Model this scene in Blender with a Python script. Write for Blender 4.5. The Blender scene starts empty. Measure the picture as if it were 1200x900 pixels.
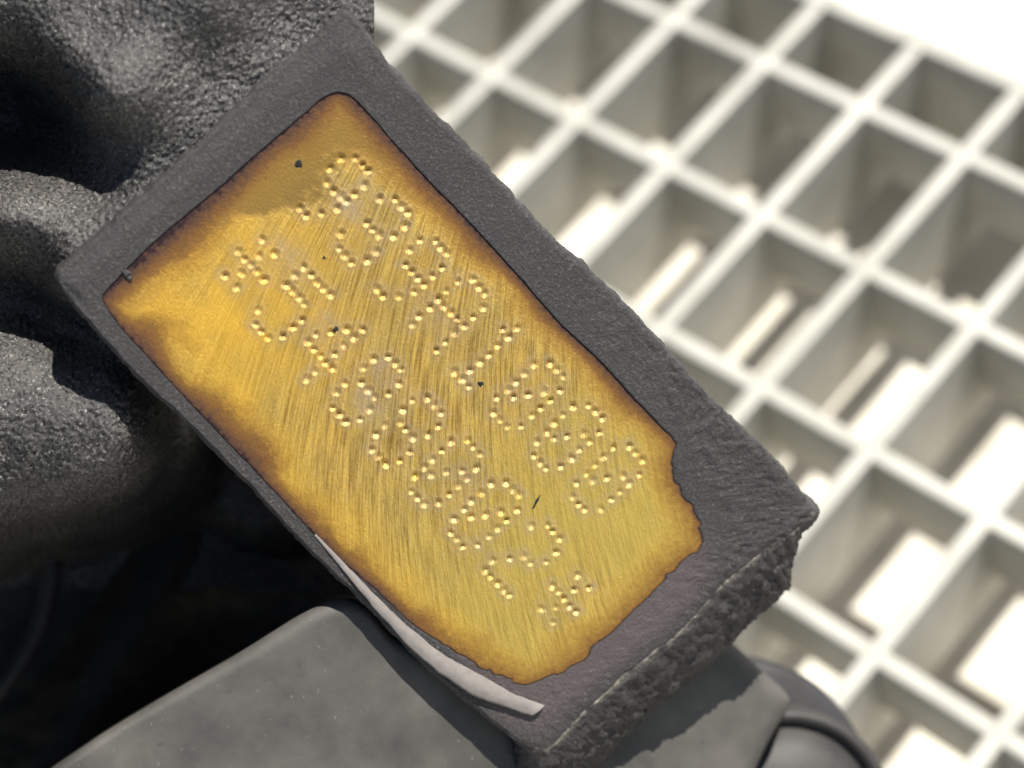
import bpy, math
import numpy as np
from mathutils import Matrix, Vector

sc = bpy.context.scene
col = sc.collection

# ------------------------------------------------------------------ frames
# World: the white grating lies in z = 0 (metres).  The engine part above it was laid out on a
# tilted "bench" frame (mm); M carries bench coordinates into the world.
GR = np.array([[0.7213450379310284, 0.6507594568046717, -0.2370094209764057],
               [0.4504232321457884, -0.7007633013588472, -0.5532175949949445],
               [-0.5260990859102717, 0.2923062176005464, -0.7986093080827688]])
GT = np.array([-27.97347536, -35.84310736, 287.2750136])
FLIP = np.diag([1.0, -1.0, -1.0])
BR = GR.T @ FLIP                      # bench -> world rotation
BT = -GR.T @ GT                       # bench origin in the world, mm


def W(p):
    """bench mm (n,3) -> world metres"""
    p = np.asarray(p, float)
    return (p @ BR.T + BT) * 0.001


# ------------------------------------------------------------------ camera
cam = bpy.data.cameras.new('camera')
cam_o = bpy.data.objects.new('camera', cam)
col.objects.link(cam_o)
cm = Matrix.Identity(4)
for r in range(3):
    for c in range(3):
        cm[r][c] = BR[r, c]
    cm[r][3] = BT[r] * 0.001
cam_o.matrix_world = cm
cam.sensor_width = 36.0
cam.lens = 72.0
cam.clip_start = 0.005
cam.clip_end = 500.0
cam.dof.use_dof = True
cam.dof.focus_distance = 0.141
cam.dof.aperture_fstop = 25.5
sc.camera = cam_o

# ------------------------------------------------------------------ light
SUN_BENCH = np.array([0.16, 0.77, 0.62])
SUN_BENCH /= np.linalg.norm(SUN_BENCH)
sdir = BR @ SUN_BENCH                 # towards the sun, world
elev = math.asin(sdir[2])
azim = math.atan2(sdir[0], sdir[1])
world = bpy.data.worlds.new('World')
sc.world = world
world.use_nodes = True
wn = world.node_tree
wn.nodes.clear()
sky = wn.nodes.new('ShaderNodeTexSky')
sky.sky_type = 'NISHITA'
sky.sun_disc = False
sky.sun_elevation = elev
sky.sun_rotation = azim
bg = wn.nodes.new('ShaderNodeBackground')
bg.inputs['Strength'].default_value = 0.05
wo = wn.nodes.new('ShaderNodeOutputWorld')
wn.links.new(sky.outputs[0], bg.inputs[0])
wn.links.new(bg.outputs[0], wo.inputs[0])

sun = bpy.data.lights.new('sun', 'SUN')
sun.energy = 5.0
sun.angle = math.radians(0.55)
sun.color = (1.0, 0.95, 0.86)
sun_o = bpy.data.objects.new('sun', sun)
col.objects.link(sun_o)
sun_o.location = (0.2, 0.2, 0.6)
sun_o.rotation_euler = Vector(sdir).to_track_quat('Z', 'Y').to_euler()

sc.view_settings.view_transform = 'Standard'
sc.view_settings.look = 'None'
sc.view_settings.gamma = 1.0
sc.view_settings.exposure = 0.64
sc.view_settings.use_curve_mapping = False
sc.cycles.max_bounces = 8

# ------------------------------------------------------------------ noise


def _hash(ix, iy, iz, seed):
    h = (ix.astype(np.int64) * 374761393 + iy.astype(np.int64) * 668265263 +
         iz.astype(np.int64) * 2147483647 + seed * 1274126177) & 0xFFFFFFFF
    h = ((h ^ (h >> 13)) * 1274126177) & 0xFFFFFFFF
    h = ((h ^ (h >> 16)) * 2246822519) & 0xFFFFFFFF
    return ((h ^ (h >> 15)) & 0xFFFF) / 32767.5 - 1.0


def vnoise(p, seed=0):
    p = np.asarray(p, float)
    if p.shape[1] == 2:
        p = np.column_stack([p, np.zeros(len(p)) + 0.37])
    i = np.floor(p)
    f = p - i
    f = f * f * f * (f * (f * 6 - 15) + 10)
    i = i.astype(np.int64)
    out = np.zeros(len(p))
    for dx in (0, 1):
        wx = f[:, 0] if dx else 1 - f[:, 0]
        for dy in (0, 1):
            wy = f[:, 1] if dy else 1 - f[:, 1]
            for dz in (0, 1):
                wz = f[:, 2] if dz else 1 - f[:, 2]
                out += wx * wy * wz * _hash(i[:, 0] + dx, i[:, 1] + dy, i[:, 2] + dz, seed)
    return out


def fbm(p, octaves=3, seed=0, gain=0.5):
    out = 0
    a = 1.0
    p = np.asarray(p, float)
    for k in range(octaves):
        out = out + a * vnoise(p * (2.03 ** k) + k * 17.3, seed + k)
        a *= gain
    return out


def sstep(a, b, x):
    t = np.clip((x - a) / (b - a), 0, 1)
    return t * t * (3 - 2 * t)


# ------------------------------------------------------------------ materials


class N:
    def __init__(self, name):
        self.m = bpy.data.materials.new(name)
        self.m.use_nodes = True
        self.t = self.m.node_tree
        self.t.nodes.clear()
        self.out = self.t.nodes.new('ShaderNodeOutputMaterial')
        self.b = self.t.nodes.new('ShaderNodeBsdfPrincipled')
        self.t.links.new(self.b.outputs[0], self.out.inputs[0])

    def node(self, kind, **kw):
        n = self.t.nodes.new(kind)
        for k, v in kw.items():
            setattr(n, k, v)
        return n

    def link(self, a, b):
        if hasattr(a, 'outputs'):
            a = a.outputs[0]
        self.t.links.new(a, b)

    def put(self, sock, v):
        if isinstance(v, (int, float, tuple, list)):
            sock.default_value = v
        else:
            self.link(v, sock)

    def mm(self):
        c = self.node('ShaderNodeTexCoord')
        v = self.node('ShaderNodeVectorMath', operation='SCALE')
        self.link(c.outputs['Object'], v.inputs[0])
        v.inputs['Scale'].default_value = 1000.0
        return v

    def noise(self, vec, scale, detail=3, rough=0.55, dist=0.0):
        n = self.node('ShaderNodeTexNoise')
        self.link(vec, n.inputs['Vector'])
        n.inputs['Scale'].default_value = scale
        n.inputs['Detail'].default_value = detail
        n.inputs['Roughness'].default_value = rough
        n.inputs['Distortion'].default_value = dist
        return n.outputs[0]

    def ramp(self, fac, stops):
        n = self.node('ShaderNodeValToRGB')
        self.link(fac, n.inputs[0])
        e = n.color_ramp.elements
        while len(e) < len(stops):
            e.new(0.5)
        for el, (p, c) in zip(e, stops):
            el.position = p
            el.color = (c, c, c, 1) if isinstance(c, (int, float)) else (*c, 1)
        return n.outputs[0]

    def mix(self, fac, a, b, blend='MIX'):
        n = self.node('ShaderNodeMix', data_type='RGBA', blend_type=blend)
        self.put(n.inputs[0], fac)
        for s, v in ((n.inputs[6], a), (n.inputs[7], b)):
            if isinstance(v, (tuple, list)) and len(v) == 3:
                v = (*v, 1)
            self.put(s, v)
        return n.outputs[2]

    def math(self, op, a, b=0.0, clamp=False):
        n = self.node('ShaderNodeMath', operation=op, use_clamp=clamp)
        self.put(n.inputs[0], a)
        self.put(n.inputs[1], b)
        return n.outputs[0]

    def attr(self, name):
        n = self.node('ShaderNodeAttribute', attribute_name=name)
        return n.outputs['Fac']

    def bump(self, h, strength, dist_mm, normal=None):
        n = self.node('ShaderNodeBump')
        n.inputs['Strength'].default_value = strength
        n.inputs['Distance'].default_value = dist_mm * 0.001
        self.link(h, n.inputs['Height'])
        if normal is not None:
            self.link(normal, n.inputs['Normal'])
        return n.outputs[0]

    def set(self, **kw):
        for k, v in kw.items():
            s = self.b.inputs[k.replace('_', ' ')]
            if isinstance(v, (tuple, list)) and len(v) == 3 and s.type == 'RGBA':
                v = (*v, 1)
            self.put(s, v)
        return self.m


def mat_painted_casting():
    n = N('black_painted_sand_casting')
    v = n.mm()
    big = n.noise(v, 0.12, 3)
    grain = n.noise(v, 4.2, 5, 0.72)
    c = n.mix(n.ramp(grain, [(0.42, 0.0), (0.57, 1.0)]), (0.005, 0.005, 0.006),
              n.mix(n.ramp(big, [(0.35, 0.0), (0.65, 1.0)]), (0.046, 0.045, 0.045), (0.115, 0.111, 0.104)))
    c = n.mix(n.ramp(n.noise(v, 5.0, 3, 0.6), [(0.61, 0.0), (0.66, 0.85)]), c, (0.34, 0.325, 0.30))  # grain contrast and pale flecks painted in place of fine glints
    r = n.ramp(grain, [(0.25, 0.24), (0.75, 0.38)])
    b = n.bump(grain, 0.9, 0.13)
    return n.set(Base_Color=c, Roughness=r, Normal=b, Specular_IOR_Level=0.65)


def mat_rim():
    n = N('charcoal_iron_rim')
    v = n.mm()
    big = n.noise(v, 0.25, 4, 0.6)
    fine = n.noise(v, 4.6, 5, 0.7)
    c = n.mix(big, (0.033, 0.032, 0.034), (0.058, 0.056, 0.057))
    c = n.mix(n.ramp(fine, [(0.30, 0.75), (0.46, 0.0)]), c, (0.028, 0.027, 0.028))
    c = n.mix(n.ramp(fine, [(0.55, 0.0), (0.72, 0.75)]), c, (0.17, 0.165, 0.16))
    gr = n.ramp(n.noise(v, 2.0, 4, 0.65), [(0.36, 1.0), (0.44, 0.0)])
    c = n.mix(n.math('MULTIPLY', n.attr('grit'), gr), c, (0.008, 0.008, 0.008))
    c = n.mix(n.math('MULTIPLY', n.attr('purple'), 0.7), c, (0.115, 0.088, 0.092))
    wn_ = n.ramp(n.noise(v, 1.0, 4, 0.7), [(0.42, 0.05), (0.58, 1.0)])
    c = n.mix(n.math('MULTIPLY', n.attr('wear'), wn_, True), c, (0.42, 0.38, 0.32))
    r = n.ramp(fine, [(0.3, 0.62), (0.7, 0.45)])
    b = n.bump(fine, 0.9, 0.16)
    b = n.bump(n.noise(v, 9.0, 3, 0.6), 0.4, 0.04, b)
    return n.set(Base_Color=c, Roughness=r, Normal=b, Specular_IOR_Level=0.4)


def mat_gold():
    n = N('straw_tinted_machined_steel')
    v = n.mm()
    q = n.attr('streak')
    uu = n.attr('along')
    vv = n.attr('across')
    cv = n.node('ShaderNodeCombineXYZ')
    n.link(q, cv.inputs[0])
    n.link(n.math('MULTIPLY', uu, 0.10), cv.inputs[1])
    s1 = n.noise(cv, 3.2, 4, 0.66)
    cv2 = n.node('ShaderNodeCombineXYZ')
    n.link(q, cv2.inputs[0])
    n.link(n.math('MULTIPLY', uu, 0.35), cv2.inputs[1])
    s2 = n.noise(cv2, 7.5, 2, 0.5)
    cv3 = n.node('ShaderNodeCombineXYZ')
    n.link(uu, cv3.inputs[0])
    n.link(vv, cv3.inputs[1])
    cloud = n.noise(cv3, 0.22, 4, 0.6)
    mott = n.noise(cv3, 2.4, 4, 0.65)
    grain = n.noise(cv3, 5.5, 3, 0.6)
    # film colour: thick straw film, browner and violet towards the edge
    gold = n.mix(n.ramp(cloud, [(0.35, 0.0), (0.65, 1.0)]), (0.86, 0.57, 0.125), (0.70, 0.505, 0.14))
    gold = n.mix(n.ramp(s1, [(0.36, 0.0), (0.60, 1.0)]), n.mix(1.0, gold, (0.40, 0.34, 0.28), 'MULTIPLY'), gold)
    gold = n.mix(n.ramp(grain, [(0.30, 0.6), (0.46, 0.0)]), gold, (0.36, 0.23, 0.08))
    gold = n.mix(n.ramp(mott, [(0.42, 0.0), (0.66, 0.32)]), gold, (0.66, 0.49, 0.20))
    gold = n.mix(n.attr('olive'), gold, (0.66, 0.50, 0.115))
    gold = n.mix(n.attr('saturate'), gold, (0.98, 0.60, 0.075))
    gold = n.mix(n.attr('tarnish'), gold, (0.54, 0.42, 0.27))
    gold = n.mix(n.attr('smooth_patch'), gold, (0.31, 0.205, 0.06))
    t = n.math('ADD', n.attr('tint'), n.math('MULTIPLY', n.math('SUBTRACT', mott, 0.5), 0.40))
    film = n.ramp(t, [(0.0, (0.045, 0.026, 0.030)), (0.05, (0.12, 0.065, 0.050)), (0.26, (0.25, 0.125, 0.045)),
                      (0.66, (0.47, 0.26, 0.050)), (1.0, (0.80, 0.53, 0.10))])
    keep = n.ramp(t, [(0.40, 0.0), (0.95, 1.0)])
    c = n.mix(keep, film, gold)
    c = n.mix(n.math('MULTIPLY', n.attr('smooth_patch'), n.ramp(t, [(0.25, 0.0), (0.55, 0.75)])), c, (0.36, 0.225, 0.060))
    h = n.math('ADD', n.math('MULTIPLY', s1, 1.0), n.math('MULTIPLY', s2, 0.5))
    amt = n.math('SUBTRACT', 1.0, n.math('MULTIPLY', n.attr('smooth_patch'), 0.93))
    h = n.math('MULTIPLY', h, amt)
    h = n.math('MULTIPLY', h, n.ramp(t, [(0.35, 0.12), (1.0, 1.0)]))
    h = n.math('ADD', h, n.math('MULTIPLY', grain, 0.40))
    b = n.bump(h, 1.0, 0.115)
    r = n.ramp(t, [(0.1, 0.64), (0.9, 0.56)])
    return n.set(Base_Color=c, Metallic=0.78, Roughness=r, Normal=b)


def mat_burr():
    n = N('bare_metal_burr')
    v = n.mm()
    a = n.noise(v, 1.2, 4, 0.6)
    c = n.mix(a, (0.16, 0.145, 0.137), (0.26, 0.238, 0.225))
    b = n.bump(n.noise(v, 4.0, 3), 0.35, 0.05)
    return n.set(Base_Color=c, Metallic=0.0, Roughness=0.6, Normal=b)


def mat_plain(name, c0, c1, rough, scale=0.3, bump=0.0, bscale=3.0, speck=0.0, metallic=0.0):
    n = N(name)
    v = n.mm()
    a = n.noise(v, scale, 4, 0.6)
    c = n.mix(n.ramp(a, [(0.3, 0.0), (0.7, 1.0)]), c0, c1)
    if speck:
        c = n.mix(n.ramp(n.noise(v, 2.2, 2, 0.5), [(0.70, 0.0), (0.76, speck)]), c, (0.30, 0.28, 0.25))
        c = n.mix(n.ramp(n.noise(v, 0.9, 2, 0.5), [(0.24, speck), (0.30, 0.0)]), c, (0.02, 0.02, 0.02))
    kw = dict(Base_Color=c, Roughness=rough, Metallic=metallic)
    if bump:
        kw['Normal'] = n.bump(n.noise(v, bscale, 4, 0.6), bump, 0.15)
    return n.set(**kw)


M_CAST = mat_painted_casting()
M_RIM = mat_rim()
M_GOLD = mat_gold()
M_BURR = mat_burr()
M_HOUSING = mat_plain('dusty_grey_housing', (0.040, 0.040, 0.038), (0.105, 0.100, 0.091), 0.68, 0.16, 0.15, 2.0, 0.3)
M_CAP = mat_plain('grey_cap', (0.022, 0.021, 0.021), (0.050, 0.048, 0.046), 0.6, 0.2, 0.08, 2.0, 0.4)
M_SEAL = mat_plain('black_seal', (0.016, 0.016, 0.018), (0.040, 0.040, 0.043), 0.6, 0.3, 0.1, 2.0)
M_WALL = mat_plain('dark_oily_wall', (0.010, 0.009, 0.007), (0.036, 0.032, 0.023), 0.7, 0.35, 0.5, 2.5, 0.35)
M_BLACK = mat_plain('black_speck', (0.008, 0.007, 0.006), (0.016, 0.014, 0.012), 0.6)
M_WHITE = mat_plain('white_coated_grating', (0.38, 0.375, 0.33), (0.56, 0.55, 0.495), 0.45, 0.09)
M_PLATE = mat_plain('white_coated_plate', (0.78, 0.77, 0.73), (0.84, 0.83, 0.80), 0.45, 0.05)
M_FLOOR = mat_plain('pale_floor', (0.56, 0.53, 0.46), (0.80, 0.77, 0.69), 0.8, 0.08, 0.3, 0.5)

# ------------------------------------------------------------------ object helpers


def empty(name, loc_m, label, cat, group=None):
    o = bpy.data.objects.new(name, None)
    o.empty_display_size = 0.01
    col.objects.link(o)
    o.location = Vector(loc_m)
    o['label'] = label
    o['category'] = cat
    if group:
        o['group'] = group
    return o


def origin_of(o):
    p = Vector((0, 0, 0))
    while o is not None:
        p += o.location
        o = o.parent
    return np.array(p)


def mesh(name, pw, faces, mat, parent=None, smooth=True, attrs=None):
    """pw: world metres.  faces: list of tuples or (n,4) array"""
    pw = np.asarray(pw, float)
    if parent is not None:
        pw = pw - origin_of(parent)
    me = bpy.data.meshes.new(name)
    fl = faces.tolist() if isinstance(faces, np.ndarray) else faces
    me.from_pydata(pw.tolist(), [], fl)
    me.materials.append(mat)
    if smooth:
        me.polygons.foreach_set('use_smooth', [True] * len(me.polygons))
    for k, v in (attrs or {}).items():
        a = me.attributes.new(k, 'FLOAT', 'POINT')
        a.data.foreach_set('value', np.asarray(v, np.float32))
    me.update()
    o = bpy.data.objects.new(name, me)
    col.objects.link(o)
    o.parent = parent
    return o


def grid_faces(nu, nv, wrap_u=False):
    """index = iv*nu + iu"""
    iu = np.arange(nu if wrap_u else nu - 1)
    iv = np.arange(nv - 1)
    a, b = np.meshgrid(iu, iv)
    a = a.ravel()
    b = b.ravel()
    a2 = (a + 1) % nu
    return np.column_stack([b * nu + a, b * nu + a2, (b + 1) * nu + a2, (b + 1) * nu + a])


def dense(poly, n, win=3):
    """closed polygon (k,2) -> n points, evenly along the control index, lightly smoothed"""
    poly = np.asarray(poly, float)
    k = len(poly)
    t = np.linspace(0, k, n, endpoint=False)
    i = np.floor(t).astype(int)
    f = (t - i)[:, None]
    p0, p1, p2, p3 = poly[(i - 1) % k], poly[i % k], poly[(i + 1) % k], poly[(i + 2) % k]
    out = 0.5 * (2 * p1 + (p2 - p0) * f + (2 * p0 - 5 * p1 + 4 * p2 - p3) * f ** 2 + (3 * p1 - p0 - 3 * p2 + p3) * f ** 3)
    lin = p1 * (1 - f) + p2 * f
    out = 0.5 * out + 0.5 * lin
    for _ in range(win):
        out = (np.roll(out, 1, 0) + 2 * out + np.roll(out, -1, 0)) / 4
    return out


def poly_dist(p, poly):
    """signed distance (inside positive) and index of the nearest segment"""
    p = np.asarray(p, float)
    best = np.full(len(p), 1e9)
    idx = np.zeros(len(p), int)
    inside = np.zeros(len(p), bool)
    k = len(poly)
    for i in range(k):
        a = poly[i]
        b = poly[(i + 1) % k]
        d = b - a
        L = d @ d
        if L < 1e-12:
            continue
        t = np.clip(((p - a) @ d) / L, 0, 1)
        dd = np.hypot(*(p - a - t[:, None] * d).T)
        m = dd < best
        best[m] = dd[m]
        idx[m] = i
        if a[1] != b[1]:
            c = ((a[1] > p[:, 1]) != (b[1] > p[:, 1])) & (p[:, 0] < (b[0] - a[0]) * (p[:, 1] - a[1]) / (b[1] - a[1]) + a[0])
            inside ^= c
    return np.where(inside, best, -best), idx


# ------------------------------------------------------------------ the setting: floor
FL = -0.028
s = 1.5
mesh('floor', [(-s, -s, FL), (s, -s, FL), (s, s, FL), (-s, s, FL)], [(0, 1, 2, 3)], M_FLOOR, smooth=False)['kind'] = 'structure'

# ------------------------------------------------------------------ the white grating
PA, PB = 16.0, 20.807          # pitches, mm


def bar_profile(w, wb, d, bev=0.45):
    return [(-w / 2 + bev, 0), (w / 2 - bev, 0), (w / 2 - bev * .3, -bev * .3), (w / 2, -bev), (wb / 2, -d), (-wb / 2, -d), (-w / 2, -bev),
            (-w / 2 + bev * .3, -bev * .3)]


def bar(name, axis, at, lo, hi, w, wb, d, top, parent):
    pr = bar_profile(w, wb, d)
    v = []
    for e in (lo, hi):
        for a, z in pr:
            v.append((at + a, e, top + z) if axis == 'y' else (e, at + a, top + z))
    k = len(pr)
    f = [tuple(range(k)), tuple(range(2 * k - 1, k - 1, -1))]
    for i in range(k):
        j = (i + 1) % k
        f.append((i, i + k, j + k, j))
    return mesh(name, np.array(v) * 0.001, f, M_WHITE, parent, smooth=False)


EDGE = 2.62 * PB
g = empty('grating', (4 * PA * .001, 0, -0.015), 'white open grating of crossed bars under the dark iron casting', 'grating')
for i in range(-7, 17):
    bar('long_bar', 'y', i * PA, -7 * PB, EDGE, 2.2, 1.9, 16.0, 0.0, g)
for j in range(-6, 3):
    bar('cross_bar', 'x', j * PB, -7.6 * PA, 16.6 * PA, 2.2, 1.9, 11.0, -0.15, g)
bar('edge_bar', 'x', EDGE, -7.6 * PA, 16.6 * PA, 2.7, 2.5, 16.5, 0.15, g)
x0, x1, y0, y1 = -7.6 * PA, 16.6 * PA, EDGE + 1.32, EDGE + 130
v = [(x0, y0, 0), (x1, y0, 0), (x1, y1, 0), (x0, y1, 0), (x0, y0, -8), (x1, y0, -8), (x1, y1, -8), (x0, y1, -8)]
mesh('border_plate', np.array(v) * .001, [(0, 1, 2, 3), (7, 6, 5, 4), (0, 4, 5, 1), (1, 5, 6, 2), (2, 6, 7, 3), (3, 7, 4, 0)], M_PLATE, g, smooth=False)

# ------------------------------------------------------------------ stamped pad of the casting
PO = np.array([-7.58333333, -0.58333333, -140.0])
PN = np.array([0.19850037, -0.19022953, 0.9614626])
PU = np.array([0.6464933, -0.71189374, -0.27432411])
PV = np.array([0.73664375, 0.67603256, -0.01832906])


def PAD(u, v, h):
    u, v, h = np.broadcast_arrays(np.asarray(u, float), v, h)
    return PO + u[..., None] * PU + v[..., None] * PV + h[..., None] * PN


CHARS = [
    ('9', [(-14.63, 7.69), (-13.98, 8.41), (-13.32, 8.47), (-12.81, 8.47), (-14.62, 6.71), (-14.02, 5.92), (-13.32, 5.89), (-12.72, 6.0), (-12.23, 6.06), (-12.2, 7.66), (-12.24, 6.76), (-12.3, 5.27), (-12.78, 4.28), (-13.37, 3.43), (-14.01, 3.44)]),
    ('3', [(-10.87, 7.81), (-10.15, 8.56), (-9.48, 8.54), (-8.9, 8.6), (-8.33, 7.86), (-8.36, 6.83), (-10.24, 6.08), (-9.64, 6.08), (-9.09, 6.17), (-8.35, 5.27), (-8.36, 4.42), (-8.95, 3.52), (-9.61, 3.53), (-10.21, 3.56), (-10.89, 4.31)]),
    ('9', [(-6.44, 3.59), (-5.82, 3.57), (-5.06, 4.34), (-4.56, 5.3), (-4.49, 6.15), (-5.1, 6.14), (-5.72, 6.11), (-6.35, 6.12), (-6.92, 6.99), (-6.95, 7.95), (-6.15, 8.72), (-5.61, 8.67), (-5.07, 8.7), (-4.53, 7.82), (-4.53, 6.96)]),
    ('A', [(-3.05, 8.0), (-2.47, 8.83), (-1.79, 8.79), (-1.18, 8.8), (-0.51, 8.09), (-0.51, 7.14), (-3.13, 6.97), (-3.09, 6.19), (-3.06, 5.41), (-3.12, 4.45), (-3.0, 3.71), (-2.46, 6.14), (-1.76, 6.23), (-1.19, 6.24), (-0.47, 6.28), (-0.59, 5.46), (-0.52, 4.58), (-0.53, 3.75)]),
    ('1', [(2.17, 8.87), (1.54, 8.07), (2.23, 8.02), (2.14, 7.06), (2.22, 6.2), (2.17, 5.4), (2.1, 4.51), (1.47, 3.67), (2.2, 3.71), (2.91, 3.71)]),
    ('0', [(4.9, 8.07), (5.6, 8.95), (6.27, 8.97), (6.97, 9.01), (7.53, 8.18), (7.61, 7.23), (6.83, 7.31), (7.53, 6.38), (7.51, 5.57), (4.9, 7.13), (4.94, 6.32), (4.97, 5.53), (5.65, 5.51), (6.21, 6.35), (4.83, 4.6), (5.49, 3.73), (6.18, 3.75), (6.9, 3.8), (7.55, 4.52)]),
    ('0', [(9.02, 8.12), (9.76, 8.96), (10.41, 9.05), (11.14, 9.11), (11.76, 8.26), (9.02, 7.2), (8.99, 6.37), (9.13, 5.57), (9.85, 5.65), (10.35, 6.43), (11.05, 7.38), (11.77, 7.33), (11.69, 6.42), (11.76, 5.63), (9.18, 4.62), (9.76, 3.79), (10.49, 3.8), (11.03, 3.81), (11.67, 4.66)]),
    ('0', [(13.28, 8.3), (14.02, 9.19), (14.67, 9.18), (15.44, 9.22), (16.09, 8.36), (13.31, 7.36), (13.3, 6.49), (13.36, 5.64), (14.0, 5.66), (14.63, 6.54), (15.32, 7.46), (16.06, 7.4), (16.05, 6.55), (16.02, 5.73), (13.38, 4.69), (13.93, 3.85), (14.64, 3.8), (15.21, 3.86), (16.01, 4.72)]),
    ('*', [(-14.13, 0.2), (-14.63, -1.51), (-13.49, -0.7), (-12.89, 0.15), (-13.97, -1.55), (-13.39, -1.49), (-12.81, -1.51), (-12.09, -1.53), (-14.04, -3.25), (-13.42, -2.33), (-12.93, -3.21)]),
    ('5', [(-10.9, 0.97), (-10.91, 0.17), (-10.79, -0.7), (-10.19, -0.65), (-9.57, -0.62), (-9.03, -0.7), (-10.18, 0.99), (-9.51, 0.94), (-8.93, 0.97), (-8.31, 1.03), (-10.83, -3.21), (-10.23, -3.99), (-9.63, -4.05), (-9.02, -4.02), (-8.42, -3.21), (-8.4, -2.3), (-8.35, -1.52)]),
    ('4', [(-6.99, -1.52), (-6.39, -0.67), (-5.82, 0.23), (-6.98, -2.23), (-6.32, -2.31), (-5.65, -2.27), (-5.08, -2.35), (-4.49, -2.26), (-5.12, -1.5), (-5.13, -0.65), (-5.06, 0.23), (-5.06, 1.02), (-5.13, -3.26), (-5.14, -4.04)]),
    ('8', [(-3.04, 0.21), (-2.47, 1.03), (-1.79, 1.09), (-1.22, 1.09), (-0.58, 0.32), (-3.04, -0.71), (-2.41, -1.5), (-1.69, -1.52), (-1.05, -1.52), (-0.54, -0.66), (-0.64, -2.33), (-0.58, -3.28), (-1.11, -4.09), (-1.81, -4.05), (-2.45, -4.1), (-3.15, -2.35), (-3.08, -3.19)]),
    ('8', [(0.92, 0.21), (0.95, -0.69), (1.51, 1.09), (2.21, 1.1), (2.97, 1.08), (3.52, 0.31), (3.48, -0.58), (1.53, -1.42), (2.12, -1.49), (2.9, -1.5), (0.9, -2.32), (0.95, -3.19), (1.57, -4.1), (2.24, -4.09), (2.97, -4.09), (3.48, -3.24), (3.5, -2.33)]),
    ('0', [(4.95, 0.24), (5.67, 1.12), (6.31, 1.11), (7.02, 1.1), (7.59, 0.27), (4.97, -0.66), (5.0, -1.54), (5.01, -2.32), (5.73, -2.34), (6.32, -1.44), (7.03, -0.59), (7.69, -0.69), (7.63, -1.48), (7.67, -2.34), (7.59, -3.27), (5.02, -3.21), (5.65, -4.13), (6.29, -4.11), (6.97, -4.08)]),
    ('0', [(9.13, 0.29), (9.83, 1.1), (10.54, 1.11), (11.11, 1.19), (11.87, 0.36), (9.17, -0.65), (9.1, -1.54), (9.2, -2.31), (9.95, -2.31), (10.55, -1.48), (11.16, -0.57), (11.91, -0.66), (11.88, -1.51), (11.88, -2.34), (9.22, -3.28), (9.8, -4.1), (10.42, -4.09), (11.16, -4.15), (11.81, -3.33)]),
    ('2', [(13.46, 0.33), (14.22, 1.2), (14.82, 1.18), (15.57, 1.18), (16.14, 0.34), (16.17, -0.64), (14.72, -1.5), (15.43, -1.51), (14.14, -2.35), (13.39, -3.31), (13.57, -4.15), (14.14, -4.19), (14.9, -4.15), (15.62, -4.15), (16.11, -4.15)]),
    ('*', [(18.52, 0.34), (17.82, -1.49), (18.45, -1.43), (19.12, -1.49), (19.84, -1.57), (20.46, -1.48), (19.13, -0.52), (19.79, 0.33), (18.51, -3.15), (19.16, -2.32), (19.88, -3.2)]),
]
RIM = [
    ((-18.45, -10.18), (-21.18, -11.28)),
    ((-18.7, -8.12), (-21.25, -8.96)),
    ((-18.85, -4.03), (-21.3, -4.38)),
    ((-18.59, -0.09), (-21.3, -0.23)),
    ((-18.56, 3.45), (-21.37, 4.0)),
    ((-18.44, 7.0), (-21.49, 8.27)),
    ((-18.39, 9.31), (-21.3, 11.89)),
    ((-17.97, 10.45), (-21.41, 14.18)),
    ((-17.15, 10.94), (-20.44, 14.37)),
    ((-14.88, 11.03), (-17.5, 14.16)),
    ((-9.68, 11.01), (-12.32, 14.29)),
    ((-6.14, 11.22), (-7.99, 14.57)),
    ((-2.75, 11.29), (-4.24, 14.57)),
    ((0.86, 11.29), (-0.75, 14.75)),
    ((4.09, 11.26), (2.66, 15.14)),
    ((7.69, 11.59), (6.86, 15.53)),
    ((13.41, 11.71), (11.63, 15.5)),
    ((16.21, 11.86), (15.81, 15.64)),
    ((16.7, 10.87), (19.08, 15.94)),
    ((17.64, 10.23), (22.07, 16.17)),
    ((18.94, 9.79), (24.64, 16.12)),
    ((20.47, 9.57), (26.34, 16.05)),
    ((22.44, 8.98), (27.54, 15.65)),
    ((23.35, 8.29), (27.38, 13.85)),
    ((23.32, 6.82), (27.03, 12.04)),
    ((23.32, 4.74), (26.66, 8.75)),
    ((23.43, 0.09), (27.09, 3.21)),
    ((23.52, -4.14), (26.67, -2.28)),
    ((22.74, -6.35), (26.69, -6.05)),
    ((22.06, -7.74), (26.89, -8.56)),
    ((20.53, -8.54), (26.81, -9.91)),
    ((18.59, -9.3), (24.79, -10.8)),
    ((15.72, -9.86), (20.93, -11.36)),
    ((12.79, -10.49), (15.67, -11.77)),
    ((9.34, -10.63), (10.93, -11.74)),
    ((5.99, -10.96), (6.42, -11.83)),
    ((1.69, -11.02), (1.9, -11.93)),
    ((-2.76, -10.87), (-2.64, -11.77)),
    ((-8.24, -10.87), (-8.04, -11.76)),
    ((-12.88, -10.77), (-13.03, -12.02)),
    ((-16.45, -10.62), (-17.82, -11.91)),
]
SMOOTH_PATCH = [(-17.94, 10.74), (-18.54, 2.14), (-17.75, -2.01), (-15.71, 1.05), (-14.01, 3.48), (-13.27, 4.97), (-14.67, 6.39), (-14.93, 7.62), (-13.52, 8.66), (-12.44, 8.84), (-10.99, 10.01), (-14.54, 10.73)]
BURR_TOP = [(1.13, -10.9), (3.26, -10.87), (5.9, -10.88), (8.12, -10.89), (12.49, -10.79), (16.1, -10.36), (18.88, -9.55), (21.73, -8.78), (24.1, -7.71)]
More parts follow.
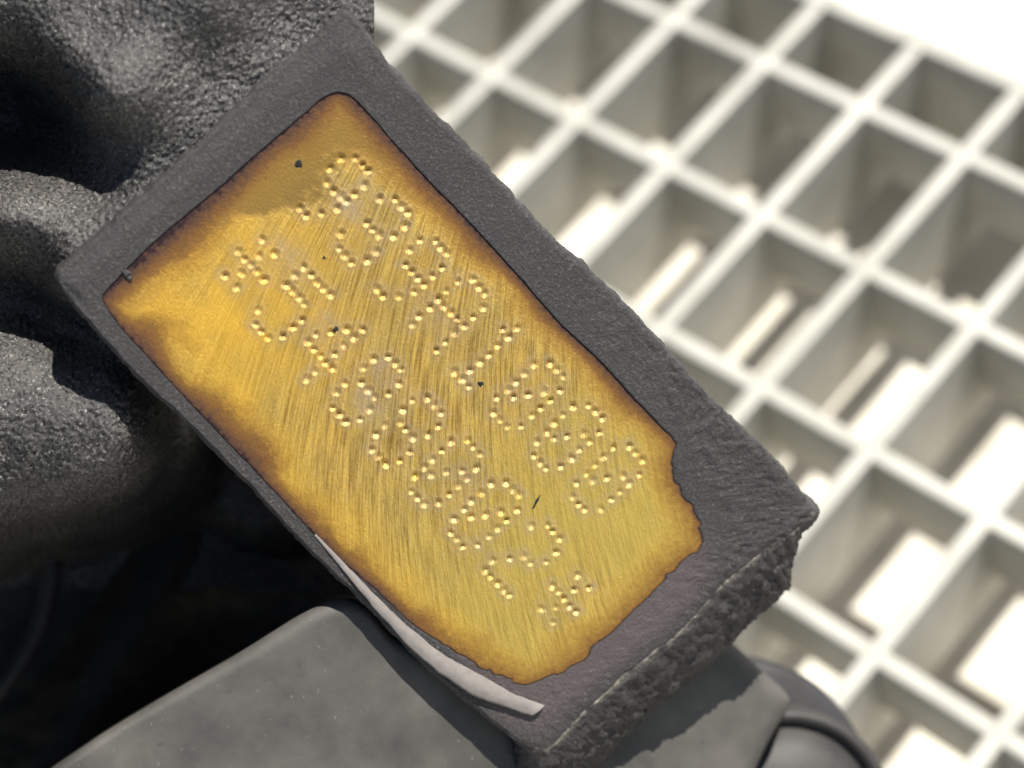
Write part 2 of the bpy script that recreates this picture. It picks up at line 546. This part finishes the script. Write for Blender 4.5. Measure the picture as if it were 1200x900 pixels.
BURR_LOW = [(1.23, -11.23), (3.41, -11.33), (6.49, -11.58), (8.77, -11.64), (13.33, -11.71), (16.87, -11.46), (19.94, -10.82), (22.42, -9.63), (23.92, -8.87)]
PITS = [(-16.22, 5.35), (3.36, 4.4), (-10.44, 2.38)]
GREY = [(-6.24, -0.42), (-1.61, 0.03), (-12.34, 0.49), (-3.19, 5.22), (-12.1, 5.83), (-2.37, 5.67), (-1.18, -2.1)]
SCR = [(12.63, 1.16), (12.22, 2.24)]
NUB = [(-18.55, -7.88), (-18.16, -7.95)]
CENTERS = [(0.0, 0.0)]
S = 0.0583333     # mm per layout unit on the bench plane 140 mm below the bench origin


def B(px, py, z=0.0):
    """layout position -> bench mm; z = height (mm) above the plane through the pad centre"""
    px, py, z = np.broadcast_arrays(np.asarray(px, float), py, z)
    k = (140.0 - z) / 2400.0
    return np.stack([(px - 600) * k, (450 - py) * k, z - 140.0], -1)


base = W(B(250, 350, -70.0))
base[2] = 0.001
eng = empty('engine_casting', base, 'black sand-cast engine part with a rectangular golden stamped number pad', 'engine part')

# --- machined face with dot-peened characters: a real dented sheet
gold_poly = dense([r[0] for r in RIM], 420, 2)
arc = np.arange(420)
wob = np.column_stack([vnoise(gold_poly * 1.1, 3), vnoise(gold_poly * 1.1, 4)]) * 0.04
lowright = sstep(14, 18, gold_poly[:, 0]) * sstep(12.6, 11.6, gold_poly[:, 1])
wob += np.column_stack([vnoise(gold_poly * 2.2, 5), vnoise(gold_poly * 2.2, 6)]) * 0.28 * lowright[:, None]
gold_poly = gold_poly + wob
STEP = 0.07
us = np.arange(-19.4, 24.6, STEP)
vs = np.arange(-11.4, 12.7, STEP)
nu, nv = len(us), len(vs)
UU, VV = np.meshgrid(us, vs)
uv = np.column_stack([UU.ravel(), VV.ravel()])
sd, seg = poly_dist(uv, gold_poly)
h = np.zeros(len(uv))
rngd = np.random.default_rng(5)
near = np.full(len(uv), -1, int)
nd = np.full(len(uv), 9.0)
Hh = h.reshape(nv, nu)
near2 = near.reshape(nv, nu)
nd2 = nd.reshape(nv, nu)
for ci, (gl, pts) in enumerate(CHARS):
    for (du, dv) in pts:
        a0 = max(int((du - 0.7 - us[0]) / STEP), 0)
        a1 = int((du + 0.7 - us[0]) / STEP) + 1
        b0 = max(int((dv - 0.7 - vs[0]) / STEP), 0)
        b1 = int((dv + 0.7 - vs[0]) / STEP) + 1
        r = np.hypot(UU[b0:b1, a0:a1] - du, VV[b0:b1, a0:a1] - dv)
        rad = 0.34 * rngd.uniform(0.85, 1.12)
        dep = 0.245 * rngd.uniform(0.55, 1.15)
        ea, eb = rngd.uniform(0.9, 1.12), rngd.uniform(0, 3.14)
        th = np.arctan2(VV[b0:b1, a0:a1] - dv, UU[b0:b1, a0:a1] - du)
        re = r * (1 + (ea - 1) * np.cos(2 * (th - eb)))
        t = np.clip(1 - re / rad, 0, 1)
        prof = -dep * (0.55 * t + 0.45 * t * t * (3 - 2 * t)) + 0.012 * np.exp(-((re - rad * 1.08) / 0.07) ** 2)
        Hh[b0:b1, a0:a1] += prof
        m = r < nd2[b0:b1, a0:a1]
        nd2[b0:b1, a0:a1][m] = r[m]
        near2[b0:b1, a0:a1][m] = ci
h += 0.010 * fbm(uv * 0.5, 2, 31)
# streaks left by a fly cutter of large radius
RC = 65.0
uc = -12.0 + 0.927 * RC
q = uv[:, 1] + np.sqrt(np.maximum(RC ** 2 - (uv[:, 0] - uc) ** 2, 1.0))
ang = np.clip((uc - uv[:, 0]) / RC, -0.98, 0.98)
# width of the heat-tint band, by side
ev = uv[:, 1]
eu = uv[:, 0]
ub = np.arange(-20, 26, 0.5)
lo_v = np.array([gold_poly[np.abs(gold_poly[:, 0] - b_) < 0.7, 1].min(initial=9) for b_ in ub])
hi_v = np.array([gold_poly[np.abs(gold_poly[:, 0] - b_) < 0.7, 1].max(initial=-9) for b_ in ub])
d_left, d_low, d_right = eu + 18.5, ev - np.interp(eu, ub, lo_v), np.interp(eu, ub, hi_v) - ev
lob = fbm(uv * 0.28, 3, 9)
wl = 3.6 + 1.2 * lob
wlow = 2.8 + 1.8 * lob
wr = 2.1 + 0.8 * lob + 1.2 * sstep(2, -8, eu)
we = 3.0 + 1.0 * lob
tint = np.minimum.reduce([sd / np.where(d_left < np.minimum(d_low, d_right), wl, 9.0) if False else sd / 1.6,
                          np.maximum(d_left, 0.0) / wl, np.maximum(d_low, 0.0) / wlow, np.maximum(d_right, 0) / wr,
                          0.30 + 0.7 * np.maximum(sd, 0) / we])
lr = sstep(10, 16, eu)
tint_end = 0.34 + 0.66 * np.clip(sd / we, 0, 1.5)
tint = np.clip(tint * (1 - lr) + np.minimum(tint_end, 0.15 + np.maximum(d_right, 0) / wr) * lr, 0, 1.3)
tint = np.where(sd < 0.12, np.minimum(tint, 0.12), tint)
sp, _ = poly_dist(uv, np.array(SMOOTH_PATCH))
smooth_patch = sstep(-0.6, 0.7, sp + 0.7 * fbm(uv * 0.9, 3, 41))
tar = np.zeros(len(uv))
for (gu, gv) in GREY:
    d = np.hypot((eu - gu) / 1.5, (ev - gv) / 1.0)
    tar = np.maximum(tar, np.exp(-d ** 2))
tar = np.maximum(tar, 0.55 * np.exp(-np.minimum(nd, 3) ** 2 / 0.5))
tar = np.clip(tar * (0.65 + 0.5 * fbm(uv * 1.2, 3, 51)), 0, 0.85)
sat = np.clip(sstep(2, -14, eu) * sstep(7, -3, ev) * 0.75 + 0.5 * sstep(-6.5, -9, ev), 0, 0.8) * (0.7 + 0.4 * fbm(uv * 0.4, 2, 61))
sat = np.clip(sat, 0, 0.85)
h += 0.012 * vnoise(np.column_stack([q * 2.4, uv[:, 0] * 0.12]), 77) * sstep(0.4, 1.0, tint) * (1 - smooth_patch) * sstep(-17.5, -13.5, eu)
olive = 0.7 * sstep(2, 16, eu) * np.clip(0.8 + 0.4 * fbm(uv * 0.25, 2, 66), 0, 1)
h -= 0.16 * sstep(0.06, -0.12, sd)
att = dict(olive=olive, streak=q, along=eu, across=ev, tint=tint, smooth_patch=smooth_patch, tarnish=tar, saturate=sat)
fac = grid_faces(nu, nv)
fc = uv[fac].mean(1)
ok = sd[fac].max(1) > -0.35
owner = np.where(nd[fac].mean(1) < 0.50, near[fac[:, 0]], -1)
allp = W(PAD(eu, ev, h))


def submesh(name, sel, parent):
    ff = fac[sel]
    used, inv = np.unique(ff, return_inverse=True)
    return mesh(name, allp[used], inv.reshape(ff.shape), M_GOLD, parent, True, {k: a[used] for k, a in att.items()})


face = submesh('machined_face', ok & (owner < 0), eng)
for ci, (gl, pts) in enumerate(CHARS):
    submesh('stamped_character', ok & (owner == ci), face)


def blob(name, c_bench, r, flat, mat, parent, seed, normal=PN):
    th = np.linspace(0, 2 * np.pi, 10, endpoint=False)
    v = [c_bench + normal * r * flat]
    for k, (rr, hh) in enumerate(((0.6, 0.8), (1.0, 0.0), (1.05, -1.2))):
        for i, a in enumerate(th):
            j = 1 + 0.25 * math.sin(seed * 3.1 + i * 1.7 + k)
            v.append(c_bench + (PU * math.cos(a) + PV * math.sin(a)) * r * rr * j + normal * r * flat * hh)
    f = [(0, 1 + i, 1 + (i + 1) % 10) for i in range(10)]
    for k in range(2):
        for i in range(10):
            a = 1 + k * 10 + i
            b2 = 1 + k * 10 + (i + 1) % 10
            f.append((a, a + 10, b2 + 10, b2))
    return mesh(name, W(np.array(v)), f, mat, parent)


for k, ((pu, pv), r) in enumerate(zip(PITS, (0.24, 0.19, 0.10, 0.09, 0.09))):
    blob('pit', PAD(pu, pv, 0.012), r, 0.04, M_BLACK, face, k)
blob('pit', PAD(-6.30, -0.30, 0.0), 0.20, 0.06, M_BLACK, face, 8)
s0, s1_ = np.array(SCR[0]), np.array(SCR[1])
sn = np.array([-(s1_ - s0)[1], (s1_ - s0)[0]])
sn = sn / np.linalg.norm(sn)
nv_, nf_ = [], []
for k, tt in enumerate(np.linspace(0, 1, 7)):
    wv = 0.10 * math.sin(math.pi * (0.08 + 0.84 * tt)) * (1 + 0.3 * math.sin(k * 2.1))
    c_ = s0 * (1 - tt) + s1_ * tt
    for o_, hh_ in ((-1.3, -0.06), (-0.7, 0.015), (0.7, 0.02), (1.3, -0.06)):
        nv_.append(PAD(*(c_ + sn * wv * o_), hh_))
mesh('nick', W(np.array(nv_)), grid_faces(4, 7), M_BLACK, face)
for k, (pu, pv) in enumerate(NUB):
    blob('metal_nub', PAD(pu, pv, 0.0), 0.30 - 0.08 * k, 0.7, M_RIM, face, k + 30)

# --- iron rim round the face, bevelled crest and rough side walls
NR = 1100
ctl_g = np.array([r[0] for r in RIM])
ctl_r = np.array([r[1] for r in RIM])
gin = np.empty((NR, 2))
tt = np.linspace(0, 420, NR, endpoint=False)
i0 = np.floor(tt).astype(int)
gin = gold_poly[i0] * (1 - (tt - i0)[:, None]) + gold_poly[(i0 + 1) % 420] * (tt - i0)[:, None]
rout = dense(ctl_r, NR, 3)
nrm = np.roll(rout, -1, 0) - np.roll(rout, 1, 0)
nrm = np.column_stack([nrm[:, 1], -nrm[:, 0]])
nrm /= np.linalg.norm(nrm, axis=1)[:, None]
cen = rout.mean(0)
if ((rout - cen) * nrm).sum() < 0:
    nrm = -nrm
for _ in range(12):
    nrm = (np.roll(nrm, 1, 0) + 2 * nrm + np.roll(nrm, -1, 0)) / 4
nrm /= np.linalg.norm(nrm, axis=1)[:, None]
w_end = sstep(24.5, 26.2, rout[:, 0]) * sstep(0.1, 0.7, nrm[:, 0]) * (1 - 0.75 * sstep(11.5, 15.0, rout[:, 1]))      # the rough far end
w_left = sstep(-18, -20.8, rout[:, 0])                                   # the bevelled near end
for _ in range(10):
    w_end = (np.roll(w_end, 1) + 2 * w_end + np.roll(w_end, -1)) / 4
rough_r = sstep(-4, 16, rout[:, 0]) * sstep(0, 9, rout[:, 1])            # the pitted long side
rimh = 0.09 * (1 - 0.75 * sstep(13, 19, gin[:, 0]))
rout = rout + nrm * (0.10 * vnoise(rout * 0.9, 12) + 0.05 * vnoise(rout * 3, 13))[:, None]
rows, pur, wear, grt = [], [], [], []


def ring(p, hh, pu=0.0, we=0.0, gt=0.0):
    grt.append(np.zeros(NR) + gt)
    rows.append(PAD(p[:, 0], p[:, 1], hh + np.zeros(NR)))
    pur.append(np.zeros(NR) + pu)
    wear.append(np.zeros(NR) + we)


ring(gin, -0.5)
ring(gin, -0.05 + 0 * rimh)
ring(gin + nrm * 0.03, rimh * 0.9)
T = np.concatenate([np.linspace(0.03, 0.80, 26), np.linspace(0.83, 1.0, 8)])
lowend = sstep(15, 19, gin[:, 0])
for t in T:
    p = gin * (1 - t) + rout * t
    bev = w_left * sstep(0.50, 1.0, t) * 0.30 + (1 - w_left) * sstep(0.93, 1.0, t) * 0.10
    amp = 0.020 + 0.10 * np.maximum(rough_r, 0.5 * w_end) * sstep(0.05, 0.45, t)
    nz = fbm(p * 1.6, 3, 21) * 0.55 + fbm(p * 4.0, 2, 25) * 0.45
    pit = np.minimum(fbm(p * 1.25, 2, 28) + 0.55, 0) * 0.6
    hh = rimh - bev + amp * (nz + 2.2 * pit) + 0.05 * vnoise(p * 0.3, 2)
    ring(p, hh, pu=lowend * sstep(0.95, 0.45, t) * sstep(10, 6, p[:, 1]), we=w_end * sstep(0.965, 1.0, t), gt=0.6 * rough_r * sstep(0.3, 0.7, t))
# side walls
SIDE = [0.05, 0.11, 0.18] + list(np.arange(0.26, 5.0, 0.11)) + [5.3, 6.0, 7.6, 9.5, 12.0, 16.0]
top_h = hh.copy()
for k, d in enumerate(SIDE):
    off_n = 0.25 * (1 - math.exp(-d / 0.25)) - 0.04 * d
    off_e = 7.2 * (1 - math.exp(-d / 2.2)) * (1.0 - 0.03 * d)
    off_l = 0.35 * (1 - math.exp(-d / 0.25))
    off = off_n * (1 - w_end) * (1 - w_left) + off_e * w_end + off_l * w_left * (1 - w_end)
    p = rout + nrm * off[:, None]
    q3 = np.column_stack([p, np.full(NR, -d * 1.6)])
    nz = fbm(q3 * 0.7, 2, 33) * 0.6 + fbm(q3 * 3.6, 2, 35) * 0.7 + 1.6 * np.minimum(fbm(q3 * 1.8, 2, 38) + 0.55, 0)
    amp = 0.05 + 0.24 * w_end * min(1.0, d / 0.5) + 0.06 * (1 - w_left)
    p = p + nrm * (amp * nz)[:, None]
    dh = top_h - d + amp * 0.5 * vnoise(q3 * 2.1 + 9, 36)
    ring(p, dh, we=w_end * max(0.0, 0.4 - d * 2.2), gt=w_end * min(1.0, d / 0.6))
pr = np.concatenate(rows)
ff = grid_faces(NR, len(rows), wrap_u=True)[:, ::-1]
mesh('pad_rim', W(pr), ff, M_RIM, eng, True, dict(purple=np.concatenate(pur), wear=np.concatenate(wear), grit=np.concatenate(grt)))

# --- curled burr along the lower long edge
bt = np.array(BURR_TOP[1:])
bl = np.array(BURR_LOW[1:])
bl[:3] = bt[:3] + (bl[:3] - bt[:3]) * np.array([[0.35], [0.55], [0.8]])
nb, nc = 160, 9


def along(c, n):
    t = np.linspace(0, len(c) - 1, n)
    i = np.minimum(np.floor(t).astype(int), len(c) - 2)
    f = (t - i)[:, None]
    o = c[i] * (1 - f) + c[i + 1] * f
    for _ in range(8):
        o[1:-1] = (o[:-2] + 2 * o[1:-1] + o[2:]) / 4
    return o


bt, bl = along(bt, nb), along(bl, nb)
wid = np.linalg.norm(bt - bl, axis=1)
rowsb = []
for k in range(nc):
    s_ = k / (nc - 1)
    p = bt * (1 - s_) + bl * s_
    p = p + ((0.05 * vnoise(p * 1.2, 71) + 0.02 * vnoise(p * 4.0, 73)) * wid)[:, None] * np.array([0.3, 1.0])
    hgt = 0.10 + wid * (0.20 * s_ + 0.12 * math.sin(math.pi * s_)) + 0.03 * vnoise(p * 2.0, 72)
    rowsb.append(PAD(p[:, 0], p[:, 1], hgt))
for s_ in (0.75, 0.3):
    p = bt * (1 - s_) + bl * s_
    rowsb.append(PAD(p[:, 0], p[:, 1], 0.05 - 0.25 * s_ * wid))
mesh('curled_burr', W(np.concatenate(rowsb)), grid_faces(nb, len(rowsb)), M_BURR, eng)

# --- the painted sand casting behind the pad: lobes and hollows
CTRL = np.array([
    (430, -20, 4.4), (410, 20, 4.5), (340, 80, 4.7), (270, 140, 4.7), (215, 192, 4.6), (160, 245, 4.6), (100, 300, 4.3), (75, 325, 3.8),
    (450, 60, 3), (330, 200, 2.5), (230, 320, 1), (150, 340, 1.5),
    (330, 20, 5.0), (240, 110, 5.1), (170, 185, 4.7), (225, 70, 5.8), (300, -40, 6.8), (245, 5, 7.6), (165, 75, 7.4), (112, 125, 6.0), (80, 85, 4.8),
    (110, 40, 5.4), (40, 20, 4.9), (-10, -10, 4.6), (50, 55, 4.0), (150, -30, 5.8), (-30, 40, 2.8),
    (20, 115, -8), (55, 150, -7.5), (-10, 160, -9), (100, 185, -1.0), (120, 215, 2.0), (-50, 90, -5),
    (0, 222, 0.4), (40, 225, 1.0), (20, 250, 3.0), (70, 262, 3.4), (-40, 245, 0.8), (100, 245, 3.2), (0, 290, 0.4), (55, 310, 1.2), (-40, 290, -0.8),
    (0, 340, -5), (50, 355, -5), (-40, 360, -6), (95, 392, -4),
    (0, 400, -2.0), (60, 420, -1.0), (130, 440, 0.0), (0, 450, 0.6), (60, 465, 1.0), (110, 470, 1.2), (150, 500, 0.8), (0, 500, 1.2), (60, 510, 1.5), (115, 525, 1.0), (-40, 470, 0.4),
    (0, 550, 0.4), (60, 550, 0.5), (-40, 560, 0.2), (120, 560, -0.6), (150, 545, -1.0), (0, 590, -1.2), (70, 578, -1.2), (-40, 605, -1.8),
    (172, 545, -4.0), (150, 570, -4.5), (80, 600, -6), (0, 622, -6), (-40, 640, -6), (188, 520, -6), (185, 480, -5),
    (200, 600, -24), (120, 640, -26), (30, 660, -26), (-50, 680, -26), (250, 540, -24), (240, 480, -18), (300, 620, -26)])


def tps(ctrl, x, y):
    a = ctrl[:, :2] / 100.0
    d = np.linalg.norm(a[:, None] - a[None], axis=2)
    n = len(a)
    K = d ** 2 * np.log(d + 1e-9)
    Q = np.column_stack([np.ones(n), a])
    A = np.block([[K + 0.02 * np.eye(n), Q], [Q.T, np.zeros((3, 3))]])
    sol = np.linalg.solve(A, np.concatenate([ctrl[:, 2], np.zeros(3)]))
    out = sol[n] + sol[n + 1] * x / 100 + sol[n + 2] * y / 100
    for i in range(n):
        r = np.hypot(x / 100 - a[i, 0], y / 100 - a[i, 1])
        out = out + sol[i] * r * r * np.log(r + 1e-9)
    return out


gx = np.arange(-70, 440, 1.7)
gy = np.arange(-60, 690, 1.7)
GX, GY = np.meshgrid(gx, gy)
x, y = GX.ravel(), GY.ravel()
z = np.clip(tps(CTRL, x, y), -30, 9)
p3 = np.column_stack([x * S, y * S, z])
grain = fbm(p3 * 3.9, 2, 81, 0.6)
coarse = fbm(p3 * 0.7, 2, 85)
grain_amp = 0.075 + 0.03 * vnoise(p3 * 0.15, 88)
disp = grain_amp * (grain + 0.6 * np.abs(vnoise(p3 * 4.2, 89))) + 0.07 * coarse
pts = B(x, y, z)
P3 = pts.reshape(len(gy), len(gx), 3)
du = np.gradient(P3, axis=1)
dv = np.gradient(P3, axis=0)
nn = np.cross(dv, du).reshape(-1, 3)
nn /= np.linalg.norm(nn, axis=1)[:, None]
nn *= np.sign(nn[:, 2:3])
pts = pts + nn * disp[:, None]
f4 = grid_faces(len(gx), len(gy))[:, ::-1]
cpx = x[f4].mean(1)
cpy = y[f4].mean(1)
keep = ((cpx - 72) * 0.676 - (cpy - 325) * -0.737 < 45 * 1.0) | (cpx < 140)      # drop what lies deep inside the pad block
keep = ~((cpx > 120) & (cpx + cpy > 520) & (cpy < 470) & (cpx * 1.2 - cpy > -180))
used, inv = np.unique(f4[keep], return_inverse=True)
mesh('casting_body', W(pts[used]), inv.reshape(-1, 4), M_CAST, eng)

# --- unseen flank of the casting, added and raised to block sky light at left
fx = np.arange(-400, -66, 8.0)
fy = np.arange(-300, 1010, 8.0)
FX, FY = np.meshgrid(fx, fy)
x, y = FX.ravel(), FY.ravel()
zc = np.clip(tps(CTRL, np.full(len(y), -68.0), np.clip(y, -60, 688)), -30, 9)
zc = np.where(y > 640, np.minimum(zc, -27.0), zc)
w_ = sstep(-75, -170, x)
z = zc * (1 - w_) + (9.0 + 0.5 * fbm(np.column_stack([x, y]) * 0.02, 2, 95)) * w_
mesh('sky_block_flank', W(B(x, y, z)), grid_faces(len(fx), len(fy))[:, ::-1], M_CAST, eng)

# --- dark wall of the casting far below
gx = np.arange(-120, 520, 8.0)
gy = np.arange(560, 1010, 8.0)
GX, GY = np.meshgrid(gx, gy)
x, y = GX.ravel(), GY.ravel()
z = -33 - 0.012 * (x - 100) - 12 * sstep(330, 60, x) * 0 + 5 * np.exp(-((x + y * 0.55 - 560) / 90) ** 2)
p3 = np.column_stack([x * S, y * S, z])
z = z + 0.18 * fbm(p3 * 1.2, 3, 91)
mesh('lower_wall', W(B(x, y, z)), grid_faces(len(gx), len(gy))[:, ::-1], M_WALL, eng)


def sweep(path, rad, n=14):
    path = np.asarray(path, float)
    t = np.gradient(path, axis=0)
    t /= np.linalg.norm(t, axis=1)[:, None]
    up = np.array([0, 0, 1.0])
    s1 = np.cross(t, up)
    s1 /= np.linalg.norm(s1, axis=1)[:, None]
    s2 = np.cross(s1, t)
    a = np.linspace(0, 2 * np.pi, n, endpoint=False)
    v = path[:, None] + rad * (np.cos(a)[None, :, None] * s1[:, None] + np.sin(a)[None, :, None] * s2[:, None])
    return v.reshape(-1, 3), grid_faces(n, len(path), wrap_u=True)


pp = along(np.array([B(58, 600, -27.5), B(60, 680, -28.5), B(48, 730, -29), B(22, 780, -29), B(-20, 830, -29), B(-80, 880, -29)]), 40)  # dark strip modelled in place of a curved shadow on the wall
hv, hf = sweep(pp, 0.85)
strip = mesh('shadow_strip', W(hv) - 0, hf, M_SEAL)
strip['label'] = 'thin black curved hose standing in for a shadow at the left edge'
strip['category'] = 'strip'


# --- smooth grey housing under the pad
def slab(name, poly, zf, thick, bevel, mat, parent, centre, n=480):
    P = dense(poly, n, 5)
    c = np.array(centre, float)
    nn_ = np.roll(P, -1, 0) - np.roll(P, 1, 0)
    nn_ = np.column_stack([nn_[:, 1], -nn_[:, 0]])
    nn_ /= np.linalg.norm(nn_, axis=1)[:, None] + 1e-9
    if ((P - c) * nn_).sum() < 0:
        nn_ = -nn_
    rad_ = (P - c) / np.linalg.norm(P - c, axis=1)[:, None]
    rws = []
    for t in np.linspace(0.0, 1.0, 22):
        p = c + (P - rad_ * bevel / S - c) * t
        zz = zf(p)
        rws.append(B(p[:, 0], p[:, 1], zz))
    for a in np.linspace(0.2, np.pi / 2, 6):
        p = P - rad_ * bevel / S * (1 - math.sin(a))
        zz = zf(p) - bevel * (1 - math.cos(a))
        rws.append(B(p[:, 0], p[:, 1], zz))
    for d in (thick * .5, thick):
        rws.append(B(P[:, 0], P[:, 1], zf(P) - bevel - d))
    v = np.concatenate(rws)
    return mesh(name, W(v), grid_faces(n, len(rws), True), mat, parent)


hb = W(B(450, 860, -60.0))
hb[2] = 0.001
hou = empty('grey_housing', hb, 'smooth dusty dark grey housing below the golden pad at the bottom', 'housing')
slab('cover', [(30, 930), (110, 866), (195, 814), (280, 765), (345, 724), (380, 706), (405, 700), (428, 708), (460, 745), (520, 770), (620, 740), (720, 690), (800, 700),
               (862, 757), (895, 788), (926, 820), (900, 870), (850, 960), (700, 1010), (400, 1020), (120, 1000)], lambda p: -3.0 - 0.010 * (p[:, 0] - 400) - 0.010 * ((p[:, 0] - 420) + np.sqrt((p[:, 0] - 420) ** 2 + 60 ** 2)) - 0.003 * (p[:, 1] - 700) + 0.10 * vnoise(p * 0.012, 5), 45.0, 1.2, M_HOUSING, hou, (480, 905))


def lathe(name, c, axis, prof, mat, parent, n=96):
    axis = axis / np.linalg.norm(axis)
    a0 = np.cross(axis, [0.3, 1, 0.2])
    a0 /= np.linalg.norm(a0)
    a1 = np.cross(axis, a0)
    an = np.linspace(0, 2 * np.pi, n, endpoint=False)
    v = []
    for r, z_ in prof:
        v.append(c + r * (np.cos(an)[:, None] * a0 + np.sin(an)[:, None] * a1) + axis * z_)
    return mesh(name, W(np.concatenate(v)), grid_faces(n, len(prof), True), mat, parent)


cb = W(B(960, 950, -60.0))
cb[2] = 0.001
cap = empty('round_cap', cb, 'round grey domed cap with a groove at the bottom right of the housing', 'cap')
cc = B(925, 960, -24.0)
ax = np.array([0.10, 0.05, 1.0])
lathe('dome', cc, ax, [(0.01, 1.9), (1.5, 1.85), (3, 1.6), (4.5, 1.2), (5.8, 0.6), (6.7, -0.1), (7.2, -0.8)], M_CAP, cap)
lathe('collar', cc, ax, [(7.1, -0.75), (7.3, -1.1), (7.6, -0.5), (7.9, -0.1), (8.3, 0.0), (8.6, -0.3), (8.8, -0.9), (8.8, -6), (8.5, -9)], M_CAP, cap)
lathe('flange', B(862, 938, -31.0), ax, [(8.0, 0.0), (11.2, 0.0), (11.7, -0.3), (11.9, -0.9), (11.9, -3), (11.6, -10)], M_SEAL, cap)
